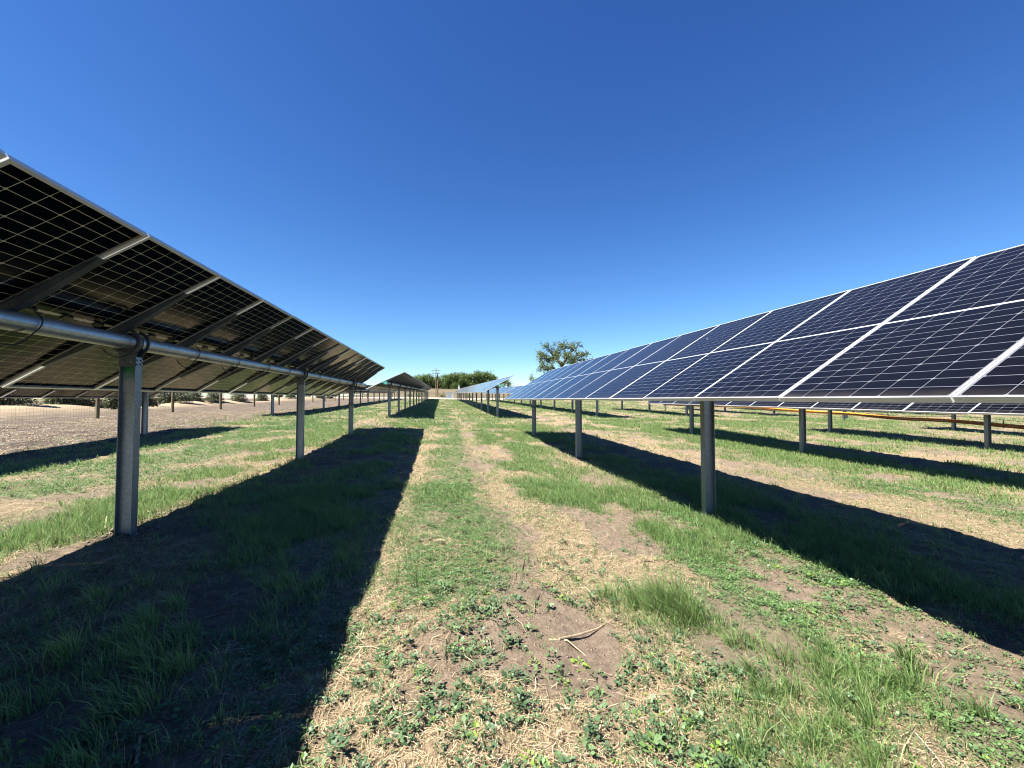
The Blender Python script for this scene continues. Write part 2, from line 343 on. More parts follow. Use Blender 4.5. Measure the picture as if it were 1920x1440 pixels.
def ground_mat():
    m, N, L, B = mat("field_ground")
    g = N.new("ShaderNodeNewGeometry").outputs["Position"]
    A = N.new("ShaderNodeAttribute"); A.attribute_name = "cov"; S = N.new("ShaderNodeSeparateColor"); L.new(A.outputs["Color"], S.inputs[0])
    A2 = N.new("ShaderNodeAttribute"); A2.attribute_name = "cov2"; S2 = N.new("ShaderNodeSeparateColor"); L.new(A2.outputs["Color"], S2.inputs[0])
    n1 = noise(N, L, .9, 6, g); n2 = noise(N, L, 14, 8, g, .7); n3 = noise(N, L, 90, 5, g, .7)
    # stretched fibres of straw in three directions
    fibs = []
    for ang, sc in ((.3, 60), (1.4, 75), (2.5, 66)):
        mp = N.new("ShaderNodeMapping"); L.new(g, mp.inputs[0]); mp.inputs["Rotation"].default_value = (0, 0, ang); mp.inputs["Scale"].default_value = (1, .09, 1)
        f = noise(N, L, sc, 3, mp.outputs[0], .5); fibs.append(math_(N, L, 'POWER', f, 2.0))
    fib = math_(N, L, 'MAXIMUM', fibs[0], math_(N, L, 'MAXIMUM', fibs[1], fibs[2]))
    soil = ramp(N, L, math_(N, L, 'ADD', math_(N, L, 'MULTIPLY', n2, .6), math_(N, L, 'MULTIPLY', n3, .4)), [(.3, (.11, .082, .060)), (.5, (.26, .197, .145)), (.7, (.42, .33, .245))])
    straw = ramp(N, L, math_(N, L, 'ADD', math_(N, L, 'MULTIPLY', fib, 1.1), math_(N, L, 'MULTIPLY', n2, .3)), [(.25, (.11, .078, .045)), (.5, (.36, .27, .16)), (.85, (.72, .58, .37))])
    sf = math_(N, L, 'MULTIPLY', S.outputs[2], math_(N, L, 'MULTIPLY_ADD', n2, 1.2, .2)); sf.node.use_clamp = True
    c = mixc(N, L, sf, soil, straw)
    green = ramp(N, L, math_(N, L, 'ADD', math_(N, L, 'MULTIPLY', n2, .5), math_(N, L, 'MULTIPLY', n3, .5)), [(.3, (.060, .105, .028)), (.55, (.15, .24, .070)), (.75, (.32, .38, .16))])
    gf = math_(N, L, 'MULTIPLY', math_(N, L, 'MAXIMUM', S.outputs[0], S.outputs[1]), math_(N, L, 'MULTIPLY_ADD', n2, 1.1, .35)); gf.node.use_clamp = True
    n4 = noise(N, L, 38, 4, g, .75); fl = ramp(N, L, n4, [(.45, (.12, .12, .12)), (.56, (1, 1, 1))], 1)
    gf2 = math_(N, L, 'MULTIPLY', gf, math_(N, L, 'MULTIPLY', fl, .92))
    c = mixc(N, L, gf2, c, green)
    # pale residue field on the left: bleached streaks over grey soil
    mp = N.new("ShaderNodeMapping"); L.new(g, mp.inputs[0]); mp.inputs["Scale"].default_value = (1.6, .5, 1); mp.inputs["Rotation"].default_value = (0, 0, .25)
    r1 = math_(N, L, 'ADD', math_(N, L, 'MULTIPLY', noise(N, L, 1.6, 9, mp.outputs[0], .8), .6), math_(N, L, 'MULTIPLY', noise(N, L, 11, 8, mp.outputs[0], .8), .4))
    resi = ramp(N, L, r1, [(.42, (.07, .053, .040)), (.49, (.095, .075, .060)), (.55, (.165, .135, .110)), (.64, (.50, .44, .36))])
    c = mixc(N, L, S2.outputs[0], c, resi)
    grav = ramp(N, L, n2, [(.3, (.42, .34, .26)), (.7, (.60, .50, .40))])
    c = mixc(N, L, S2.outputs[1], c, grav)
    far = ramp(N, L, noise(N, L, .03, 5, g), [(.35, (.11, .095, .060)), (.6, (.19, .155, .095))])
    c = mixc(N, L, S2.outputs[2], c, far)
    A3 = N.new("ShaderNodeAttribute"); A3.attribute_name = "mulch"
    mul = ramp(N, L, n2, [(.3, (.36, .27, .17)), (.65, (.66, .53, .36))])
    c = mixc(N, L, A3.outputs["Fac"], c, mul)
    L.new(c, B.inputs["Base Color"]); B.inputs["Roughness"].default_value = .95; B.inputs["Specular IOR Level"].default_value = .15
    b = N.new("ShaderNodeBump"); b.inputs["Strength"].default_value = 1; b.inputs["Distance"].default_value = .035
    L.new(math_(N, L, 'ADD', n2, math_(N, L, 'MULTIPLY', n3, .5)), b.inputs["Height"])
    b2 = N.new("ShaderNodeBump"); b2.inputs["Strength"].default_value = .8; b2.inputs["Distance"].default_value = .008
    L.new(fib, b2.inputs["Height"]); L.new(b.outputs[0], b2.inputs["Normal"]); L.new(b2.outputs[0], B.inputs["Normal"])
    return m

# ------------------------------------------------------------------ ground sheet
def axis(fine0, fine1, d0, lo, hi, gr=1.07):
    a = list(np.arange(fine0, fine1, d0)); d = d0; x = fine1
    while x < hi: a.append(x); d *= gr; x += d
    a.append(hi); d = d0; x = fine0 - d; p = []
    while x > lo: p.append(x); d *= gr; x -= d
    p.append(lo); return np.array(p[::-1] + a)
xs = axis(-7, 9, .07, -4000, 4000, 1.035); ys = axis(-.5, 12, .07, -60, 5500, 1.02)
GX, GY = np.meshgrid(xs, ys); V = np.stack([GX.ravel(), GY.ravel(), ground_z(GX.ravel(), GY.ravel())], 1)
nx, ny = len(xs), len(ys); ii = (np.arange(ny - 1)[:, None] * nx + np.arange(nx - 1)[None]).ravel()
F = np.stack([ii, ii + 1, ii + nx + 1, ii + nx], 1)
g_, c_, w_, s_, re_, gr_ = cover(V[:, 0], V[:, 1])
one = np.ones(len(V)); farm = sst(122, 130, V[:, 1])
mulch = bump(V[:, 0], -25, 2.2) * sst(.3, .55, fbm(V[:, 1] * .22, V[:, 0] * .1, 21, 2)) * sst(18, 24, V[:, 1]) * (1 - sst(100, 115, V[:, 1]))
crop = 0
gfar = np.clip(g_ + .9 * (V[:, 0] < -60) * (V[:, 1] > 20), 0, 1)
re_ = np.where(V[:, 0] < -58, 0, re_)
gme = np_mesh("ground", V, F, ground_mat(), {"cov": ('FLOAT_COLOR', np.stack([gfar, c_, s_, one], 1)), "cov2": ('FLOAT_COLOR', np.stack([re_, gr_, farm, one], 1)), "mulch": ('FLOAT', mulch)}, True)
tag(link("ground", gme), kind="structure")

# ------------------------------------------------------------------ plants as stuff
def sample(n, x0, x1, y0, y1, which, power=1.0, seed=0, pd=None):
    """rejection sample positions; density falls with distance like pd(Y)"""
    r = np.random.default_rng(seed); out = []
    tot = 0
    while tot < n:
        k = 200000
        X = r.uniform(x0, x1, k); Y = y0 + (y1 - y0) * r.random(k)
        p = cover(X, Y)[which] ** power
        # skip what lies outside the view wedge
        rr = X * math.cos(YAW) - Y * math.sin(YAW); ww = X * math.sin(YAW) + Y * math.cos(YAW)
        p = p * (np.abs(rr) < ww * 1.28 + .8) * (ww > .9)
        if pd is not None: p = p * pd(Y)
        q = r.random(k) < p
        out.append(np.stack([X[q], Y[q]], 1)); tot += q.sum()
        if q.sum() == 0: break
    return np.concatenate(out)[:n]
def blades(P, ln, wd, lean, seed, rndbias=0, out=None, base_dz=-.01):
    n = len(P); r = np.random.default_rng(seed)
    z = ground_z(P[:, 0], P[:, 1]) + base_dz
    a = r.uniform(0, 2 * np.pi, n); L_ = ln; W_ = wd
    dirx = np.cos(a) * .45 - lean; diry = np.sin(a) * .45 - lean * .15; sp = r.uniform(.5, 1.3, n)
    if out is not None: dirx = dirx + out[:, 0] * .35; diry = diry + out[:, 1] * .35
    lx = dirx * sp; ly = diry * sp
    fa = r.uniform(0, np.pi, n); sx = np.cos(fa); sy = np.sin(fa)
    B0 = np.stack([P[:, 0], P[:, 1], z], 1)
    def lev(t, k): 
        return B0 + np.stack([lx * L_ * k, ly * L_ * k, L_ * t], 1)
    m = lev(.55, .28 * 1.0); tp = lev(.92, .85); 
    S = np.stack([sx, sy, np.zeros(n)], 1)
    V = np.stack([B0 - S * (W_ * .5)[:, None], B0 + S * (W_ * .5)[:, None], m + S * (W_ * .42)[:, None], m - S * (W_ * .42)[:, None],
                  tp + S * (W_ * .06)[:, None], tp - S * (W_ * .06)[:, None]], 1).reshape(-1, 3)
    b = np.arange(n)[:, None] * 6
    F = np.concatenate([b + np.array([0, 1, 2, 3]), b + np.array([3, 2, 4, 5])], 0)
    rn = np.repeat(np.clip(np.where(r.random(n) < .10, .95, r.beta(2, 2.8, n) + rndbias), 0, 1), 6)
    return V, F, rn
def clumped(P, k, spread, seed):
    r = np.random.default_rng(seed); Q = np.repeat(P, k, 0); s = np.repeat(r.uniform(.4, 1.2, len(P)), k) * spread
    off = r.normal(0, 1, Q.shape); Q = Q + off * s[:, None]; clumped.out = off; hs = np.repeat(r.uniform(.55, 1.25, len(P)), k)
    return Q, hs
def merge(parts):
    Vs, Fs, Rs = [], [], []; b = 0
    for V, F, rn in parts: Vs.append(V); Fs.append(F + b); Rs.append(rn); b += len(V)
    return np.concatenate(Vs), np.concatenate(Fs), np.concatenate(Rs)
r0 = np.random.default_rng(5)
parts = []
# near tufts of long grass
P = sample(4600, -4.5, 6.5, 1.0, 7.5, 0, 1.3, 1); Q, hs = clumped(P, 20, .05, 2)
parts.append(blades(Q, hs * r0.uniform(.06, .15, len(Q)), r0.uniform(.003, .0055, len(Q)), .3, 3, 0, clumped.out))
# the big tuft on the right of the track and its neighbours
for (tx, ty, rad, n, h) in ((1.62, 3.02, .085, 13, .25), (1.80, 2.86, .075, 9, .22), (1.44, 3.12, .08, 4, .15), (1.70, 1.72, .14, 8, .15), (1.92, 1.90, .15, 6, .15), (1.60, 2.15, .15, 5, .12), (1.50, 1.55, .12, 4, .12),
                            (2.15, 2.12, .16, 6, .15), (2.38, 2.35, .2, 6, .14), (2.62, 2.10, .16, 6, .15), (1.95, 2.45, .18, 4, .11), (-1.62, 2.75, .24, 9, .13), (-1.35, 2.30, .22, 7, .12), (-1.95, 3.2, .24, 9, .13), (-1.6, 2.05, .2, 7, .12), (-1.45, 4.1, .3, 11, .13), (-2.05, 2.5, .2, 6, .11)):
    Q = np.stack([r0.normal(tx, rad, n), r0.normal(ty, rad, n)], 1); Q, hs = clumped(Q, 62, .030, int(tx * 100 + 555))
    parts.append(blades(Q, hs * h * r0.uniform(.5, 1.1, len(Q)), r0.uniform(.0038, .0072, len(Q)), .55, int(tx * 100 + 999), .12, clumped.out))
# sparse thin blades everywhere near
P = sample(11000, -5, 8, 1.0, 9, 3, .35, 4); Q, hs = clumped(P, 5, .025, 5)
parts.append(blades(Q, hs * r0.uniform(.025, .085, len(Q)), r0.uniform(.0025, .0045, len(Q)), .2, 6, .12))
# middle distance
P = sample(13000, -10, 13, 6.5, 22, 0, 1.1, 7); Q, hs = clumped(P, 14, .07, 8)
parts.append(blades(Q, hs * r0.uniform(.05, .13, len(Q)), r0.uniform(.006, .010, len(Q)), .25, 9, .12, clumped.out))
P = sample(5500, -12, 28, 8, 30, 3, .35, 70); Q, hs = clumped(P, 5, .05, 71)
parts.append(blades(Q, hs * r0.uniform(.05, .11, len(Q)), r0.uniform(.008, .013, len(Q)), .2, 72, .25))
# far
P = sample(11000, -12, 40, 20, 60, 0, 1.1, 10, lambda Y: 1 / (1 + (Y - 20) * .05)); Q, hs = clumped(P, 9, .14, 11)
parts.append(blades(Q, hs * r0.uniform(.06, .16, len(Q)), r0.uniform(.014, .026, len(Q)), .2, 12, .14))
P = sample(7000, -12, 60, 55, 108, 0, 1.0, 13); Q, hs = clumped(P, 5, .3, 14)
parts.append(blades(Q, hs * r0.uniform(.08, .2, len(Q)), r0.uniform(.03, .06, len(Q)), .2, 15, .14))
# right-hand lanes
P = sample(8500, 5, 30, 4, 26, 0, 1.1, 16); Q, hs = clumped(P, 9, .10, 17)
parts.append(blades(Q, hs * r0.uniform(.05, .14, len(Q)), r0.uniform(.009, .016, len(Q)), .2, 18, .14))
V, F, rn = merge(parts)
tag(link("grass", np_mesh("grass", V, F, M_grass, {"rnd": ('FLOAT', rn)})), "green grass growing in tufts and strips between and under the panel rows", "grass", None, "stuff")

def leaves(C, N_, ln, wd, seed, rn=None):
    """kite leaves: C centres(base), N_ outward dir (unit, 3), length, width"""
    n = len(C); r = np.random.default_rng(seed)
    side = np.cross(N_, np.array([0, 0, 1.0])); side /= (np.linalg.norm(side, axis=1)[:, None] + 1e-6)
    side = side + r.normal(0, .25, side.shape); 
    mid = C + N_ * (ln * .5)[:, None]; tip = C + N_ * ln[:, None] - np.array([0, 0, 1.0]) * (ln * .12)[:, None]
    V = np.stack([C, mid + side * (wd * .5)[:, None], tip, mid - side * (wd * .5)[:, None]], 1).reshape(-1, 3)
    F = np.arange(n)[:, None] * 4 + np.array([0, 1, 2, 3])
    if rn is None: rn = np.clip(r.beta(2, 2.5, n), 0, 1)
    return V, F, np.repeat(rn, 4)
def weeds(P, k, lsz, h, seed, rb=0):
    r = np.random.default_rng(seed); n = len(P); sc = np.repeat(r.uniform(.55, 1.3, n), k)
    Q = np.repeat(P, k, 0); a = r.uniform(0, 2 * np.pi, len(Q)); el = r.uniform(.05, 1.0, len(Q)); d = r.uniform(.0, 1.0, len(Q)) * lsz * 1.3 * sc
    z = ground_z(Q[:, 0], Q[:, 1]) + r.uniform(.1, 1, len(Q)) * h * sc * (1 - d / (lsz * 1.8 * 1.3))
    C = np.stack([Q[:, 0] + np.cos(a) * d, Q[:, 1] + np.sin(a) * d, z], 1)
    D = np.stack([np.cos(a) * np.cos(el), np.sin(a) * np.cos(el), np.sin(el)], 1)
    ln = r.uniform(.6, 1.15, len(Q)) * lsz * sc
    rn = np.clip(np.repeat(r.beta(1.4, 2.2, n) * .85 + (r.random(n) < .16) * .45 + rb, k) + r.normal(0, .08, len(Q)), 0, 1)
    return leaves(C, D, ln, ln * r.uniform(.5, .75, len(Q)), seed + 1, rn)
wp = [weeds(sample(700, 1.0, 3.4, 1.0, 3.4, 3, .2, 220), 12, .020, .035, 221), weeds(sample(1050, -3.2, 4.6, 1.0, 4.6, 2, 1.2, 20), 15, .027, .045, 21),
      weeds(sample(2200, -4, 6.5, 1.0, 7, 3, .3, 22), 9, .016, .02, 23),
      weeds(sample(420, -3.2, 4.6, 1.0, 4.6, 2, .8, 24), 20, .027, .05, 25),
      weeds(np.array([[.68, 1.93], [-.97, 3.02], [-1.05, 2.9], [-.93, 2.8], [.93, 1.82]]), 40, .030, .07, 26)]
# a few hand-placed brighter rosettes
V, F, rn = merge(wp)
tag(link("weeds", np_mesh("weeds", V, F, M_weed, {"rnd": ('FLOAT', rn)})), "low broad-leaved weeds with blue-green leaves in the bare foreground soil", "weeds", None, "stuff")
cp = [weeds(sample(4000, 2.3, 4.5, 1.0, 6.5, 1, .8, 130), 10, .019, .035, 131, .2), weeds(sample(24000, -4.5, 5.5, 2.6, 8, 1, 1.0, 30), 10, .013, .026, 31),
      weeds(sample(2600, 5.5, 12, 3, 7.2, 1, 1.1, 37), 9, .020, .04, 38), weeds(sample(13000, -9, 12, 7, 20, 1, 1.1, 32), 8, .026, .05, 33),
      weeds(sample(4000, -11, 20, 18, 40, 1, 1.1, 34), 6, .06, .08, 35)]
V, F, rn = merge(cp)
tag(link("clover", np_mesh("clover", V, F, M_clover, {"rnd": ('FLOAT', rn)})), "dense low carpet of small clover-like leaves along the track", "ground cover", None, "stuff")
def crumbs(P, s0, s1, seed):
    n = len(P); r = np.random.default_rng(seed); sz = s0 + (s1 - s0) * r.random(n) ** 3
    O = np.array([[1, 0, 0], [0, 1, 0], [-1, 0, 0], [0, -1, 0], [0, 0, .8], [0, 0, -.5]])
    C = np.stack([P[:, 0], P[:, 1], ground_z(P[:, 0], P[:, 1]) + sz * .2], 1); a = r.uniform(0, 6.283, n)
    K = O[None] * r.uniform(.55, 1.25, (n, 6, 1)) * sz[:, None, None]
    X_ = K[:, :, 0] * np.cos(a)[:, None] - K[:, :, 1] * np.sin(a)[:, None]; Y_ = K[:, :, 0] * np.sin(a)[:, None] + K[:, :, 1] * np.cos(a)[:, None]
    V = (C[:, None] + np.stack([X_, Y_, K[:, :, 2]], 2)).reshape(-1, 3)
    T = np.array([[0, 1, 4], [1, 2, 4], [2, 3, 4], [3, 0, 4], [1, 0, 5], [2, 1, 5], [3, 2, 5], [0, 3, 5]])
    return V, (np.arange(n)[:, None, None] * 6 + T[None]).reshape(-1, 3), np.repeat(np.clip(r.beta(2, 3, n), 0, 1), 6)
rr_ = np.random.default_rng(77)
PP = np.stack([rr_.uniform(-3.5, 5, 52000), rr_.uniform(1.0, 6.5, 52000)], 1); PQ = np.concatenate([np.stack([rr_.normal(px_, .13, 420), rr_.normal(py_, .13, 420)], 1) for px_, py_ in ((-3.22, 5.14), (3.63, 5.5), (-3.22, 10.76), (3.63, 11.2))])
PP = PP[rr_.random(len(PP)) < (.9 * sst(.40, .55, fbm(PP[:, 0] * 2.2, PP[:, 1] * 2.2, 88, 3)) + .1)]
V, F, rn = merge([crumbs(PP, .002, .011, 78), crumbs(PQ, .006, .028, 79)])
M_crumb = leafy("soil_crumb", (.16, .12, .09), (.34, .27, .20), 0, .95, (.55, .50, .43))
tag(link("soil_crumbs", np_mesh("soil_crumbs", V, F, M_crumb, {"rnd": ('FLOAT', rn)})), "small clods and crumbs of dry soil scattered over the track", "soil crumbs", None, "stuff")
# straw litter
def straw(P, l0, l1, w0, w1, seed):
    n = len(P); r = np.random.default_rng(seed); a = r.uniform(0, 2 * np.pi, n); ln = r.uniform(l0, l1, n); wd = r.uniform(w0, w1, n)
    z = ground_z(P[:, 0], P[:, 1]) + r.uniform(.001, .014, n); tl = r.normal(0, .12, n)
    D = np.stack([np.cos(a), np.sin(a), tl], 1); S = np.stack([-np.sin(a), np.cos(a), np.zeros(n)], 1)
    C = np.stack([P[:, 0], P[:, 1], z], 1); bend = r.normal(0, .10, n)
    A = C - D * (ln * .5)[:, None]; E = C + D * (ln * .5)[:, None]; Mi = C + S * (bend * ln)[:, None] + np.array([0, 0, 1.]) * (r.uniform(0, .1, n) * ln)[:, None]
    hw = (wd * .5)[:, None]
    V = np.stack([A - S * hw, A + S * hw, Mi + S * hw, Mi - S * hw, E + S * hw * .7, E - S * hw * .7], 1).reshape(-1, 3)
    b = np.arange(n)[:, None] * 6; F = np.concatenate([b + np.array([0, 1, 2, 3]), b + np.array([3, 2, 4, 5])], 0)
    return V, F, np.repeat(np.clip(r.beta(2, 2, n), 0, 1), 6)
sp = [straw(sample(70000, -4, 5.5, 1.0, 5.0, 3, 1.3, 40), .02, .08, .0014, .0034, 41),
      straw(sample(2500, -4, 5.5, 1.0, 6.0, 3, .6, 42), .08, .22, .0025, .0055, 43),
      straw(sample(60000, -7, 11, 4.0, 13, 3, 1.1, 44), .04, .11, .003, .006, 45),
      straw(sample(12000, -8, 22, 10, 24, 3, 1.1, 46), .08, .20, .008, .014, 47)]
sp.append(straw(clumped(sample(1500, -18, -8.6, 6, 34, 4, 1.0, 48) , 7, .28, 49)[0], .08, .26, .008, .020, 50))
sp.append(straw(sample(4000, -18, -8.6, 6, 30, 4, 1.0, 51), .06, .18, .006, .014, 52))
V, F, rn = merge(sp)
tag(link("straw", np_mesh("straw", V, F, M_straw, {"rnd": ('FLOAT', rn)})), "pale dry straw and chopped stalks scattered over the bare soil", "straw", None, "stuff")

# ------------------------------------------------------------------ solar trackers
HL, HW, PITCHM = 1.139, .5705, 1.15
def lam_mesh():
    b = MB(); b.box(-HL + .008, HL - .008, -HW + .008, HW - .008, -.0045, .0015)
    b.m = [1, 0, 1, 1, 1, 1]; me = b.mesh("solar_panel", [M_front, M_back]); return me
def frame_mesh():
    b = MB(); t, lip, z0, z1 = .0025, .009, -.033, .004
    for s in (-1, 1):
        # long sides (run along x)
        y1 = s * HW; y0 = s * (HW - t); a, c = min(y0, y1), max(y0, y1)
        b.box(-HL, HL, a, c, z0, z1)
        y0 = s * (HW - t); y1 = s * (HW - lip); a, c = min(y0, y1), max(y0, y1)
        b.box(-HL + lip, HL - lip, a, c, .0020, z1 - .0006)
        y1 = s * (HW - .030); a, c = min(y0, y1), max(y0, y1)
        b.box(-HL + t, HL - t, a, c, z0 + .0006, z0 + .0026)
        x1 = s * HL; x0 = s * (HL - t); a, c = min(x0, x1), max(x0, x1)
        b.box(a, c, -HW + t, HW - t, z0 + .0003, z1 - .0003)
        x0 = s * (HL - t); x1 = s * (HL - lip); a, c = min(x0, x1), max(x0, x1)
        b.box(a, c, -HW + lip * 0 + t, HW - t, .0018, z1 - .0009)
        x1 = s * (HL - .026); a, c = min(x0, x1), max(x0, x1)
        b.box(a, c, -HW + .030, HW - .030, z0 + .0009, z0 + .0029)
    return b.mesh("frame", M_alu)
def jbox_mesh():
    b = MB(); b.box(-.022, .022, -.05, .05, -.024, -.0048); b.box(-.026, -.0225, -.03, .03, -.018, -.007)
    return b.mesh("junction_box", M_black)
def rail_mesh():
    b = MB(); # hat-shaped rail under each seam
    for (x0, x1, z0) in ((-.72, .76, -.095),):
        n = 8
        prof = []
        for i in range(n + 1):
            x = x0 + (x1 - x0) * i / n; dz = -.045 - .05 * min(1, min(i, n - i) / 3)
            prof.append((x, dz))
        for s in (-1, 1):
            for i in range(n):
                (xa, za), (xb, zb) = prof[i], prof[i + 1]
                ya, yb = s * .032, s * .036
                lo, hi = min(ya, yb), max(ya, yb)
                b.add([(xa, lo, za), (xa, hi, za), (xa, hi, -.0345), (xa, lo, -.0345), (xb, lo, zb), (xb, hi, zb), (xb, hi, -.0345), (xb, lo, -.0345)],
                      [(0, 1, 2, 3), (7, 6, 5, 4), (0, 4, 5, 1), (1, 5, 6, 2), (2, 6, 7, 3), (3, 7, 4, 0)])
            b.box(x0, x1, min(s * .0365, s * .058), max(s * .0365, s * .058), -.0375, -.0345)
        for i in range(n):
            (xa, za), (xb, zb) = prof[i], prof[i + 1]
            b.add([(xa, -.0318, za), (xa, .0318, za), (xb, .0318, zb), (xb, -.0318, zb), (xa, -.0318, za + .003), (xa, .0318, za + .003), (xb, .0318, zb + .003), (xb, -.0318, zb + .003)],
                  [(0, 3, 2, 1), (4, 5, 6, 7), (0, 1, 5, 4), (2, 3, 7, 6), (1, 2, 6, 5), (3, 0, 4, 7)])
    return b.mesh("mounting_rail", M_rail)
LAM, FRM, JB, RAIL = lam_mesh(), frame_mesh(), jbox_mesh(), rail_mesh()
TD = .172           # module plane to tube centre
def post_mesh(h, plate=True):
    b = MB(); d, fw, tf, tw = .150, .100, .006, .0045
    prof = [(-d / 2, -fw / 2), (-d / 2 + tf, -fw / 2), (-d / 2 + tf, -tw / 2), (d / 2 - tf, -tw / 2), (d / 2 - tf, -fw / 2), (d / 2, -fw / 2),
            (d / 2, fw / 2), (d / 2 - tf, fw / 2), (d / 2 - tf, tw / 2), (-d / 2 + tf, tw / 2), (-d / 2 + tf, fw / 2), (-d / 2, fw / 2)]
    b.prism(prof, -.25, h)
    return b.mesh("post", M_post)
def bearing_parts(post, h, zt, near):
    """h: post top, zt: tube centre (both local to the post)"""
    b = MB()
    # flared saddle plates on both flanges of the post, reaching up round the tube
    for y in (-.052, .048):
        n = 9; pts = [(-.078, h - .10), (.078, h - .10), (.078, h + .01)]
        rr = .125
        a0, a1 = R(-38), R(-142)
        arc = [(rr * math.cos(a0 + (a1 - a0) * i / n), zt + rr * math.sin(a0 + (a1 - a0) * i / n)) for i in range(n + 1)]
        inner = [( .085 * math.cos(a1 + (a0 - a1) * i / n), zt + .085 * math.sin(a1 + (a0 - a1) * i / n)) for i in range(n + 1)]
        poly = [(.078, h - .10), (.078, h + .01), (arc[0][0], arc[0][1])] + inner[::-1] + [(arc[-1][0], arc[-1][1]), (-.078, h + .01), (-.078, h - .10)]
        M = Matrix(((1, 0, 0, 0), (0, 0, 1, y), (0, 1, 0, 0), (0, 0, 0, 1)))
        b.prism(poly, 0, .004, M=M)
    b.box(-.078, .078, -.0475, .0475, h + .001, h + .006)
    o = b.obj("saddle_bracket", M_rail, post)
    b = MB(); n = 26; ri, ro = .083, .128
    for (y0, y1, rin, rout, a0, a1) in ((-.03, .03, .082, .100, 0, 360), (-.072, -.055, .108, .136, -150, 75), (.055, .072, .108, .136, -150, 75)):
        A = [R(a0 + (a1 - a0) * i / n) for i in range(n + 1)]; base = len(b.v)
        for a in A:
            for (rr, y) in ((rin, y0), (rout, y0), (rout, y1), (rin, y1)): b.v.append((rr * math.cos(a), y, zt + rr * math.sin(a)))
        for i in range(n):
            for k in range(4):
                b.f.append((base + i * 4 + k, base + i * 4 + (k + 1) % 4, base + (i + 1) * 4 + (k + 1) % 4, base + (i + 1) * 4 + k)); b.m.append(0)
        if a1 - a0 < 360: 
            b.f.append((base, base + 1, base + 2, base + 3)); b.f.append((base + n * 4 + 3, base + n * 4 + 2, base + n * 4 + 1, base + n * 4)); b.m += [0, 0]
    b.obj("bearing", M_black if not near else M_rail, post, False)
    if near:
        for yy in (-.028, .028):
            for zz in (h - .03, h - .075):
                b = MB(); b.tube([(.0755, yy, zz), (.0895, yy, zz)], .009, 6); b.obj("bolt", M_bolt, post)
        for xx in (-.04, .04):
            b = MB(); b.tube([(xx, -.0565, h - .05), (xx, -.066, h - .05)], .010, 6); b.obj("bolt", M_bolt, post)
BASE_L = {}
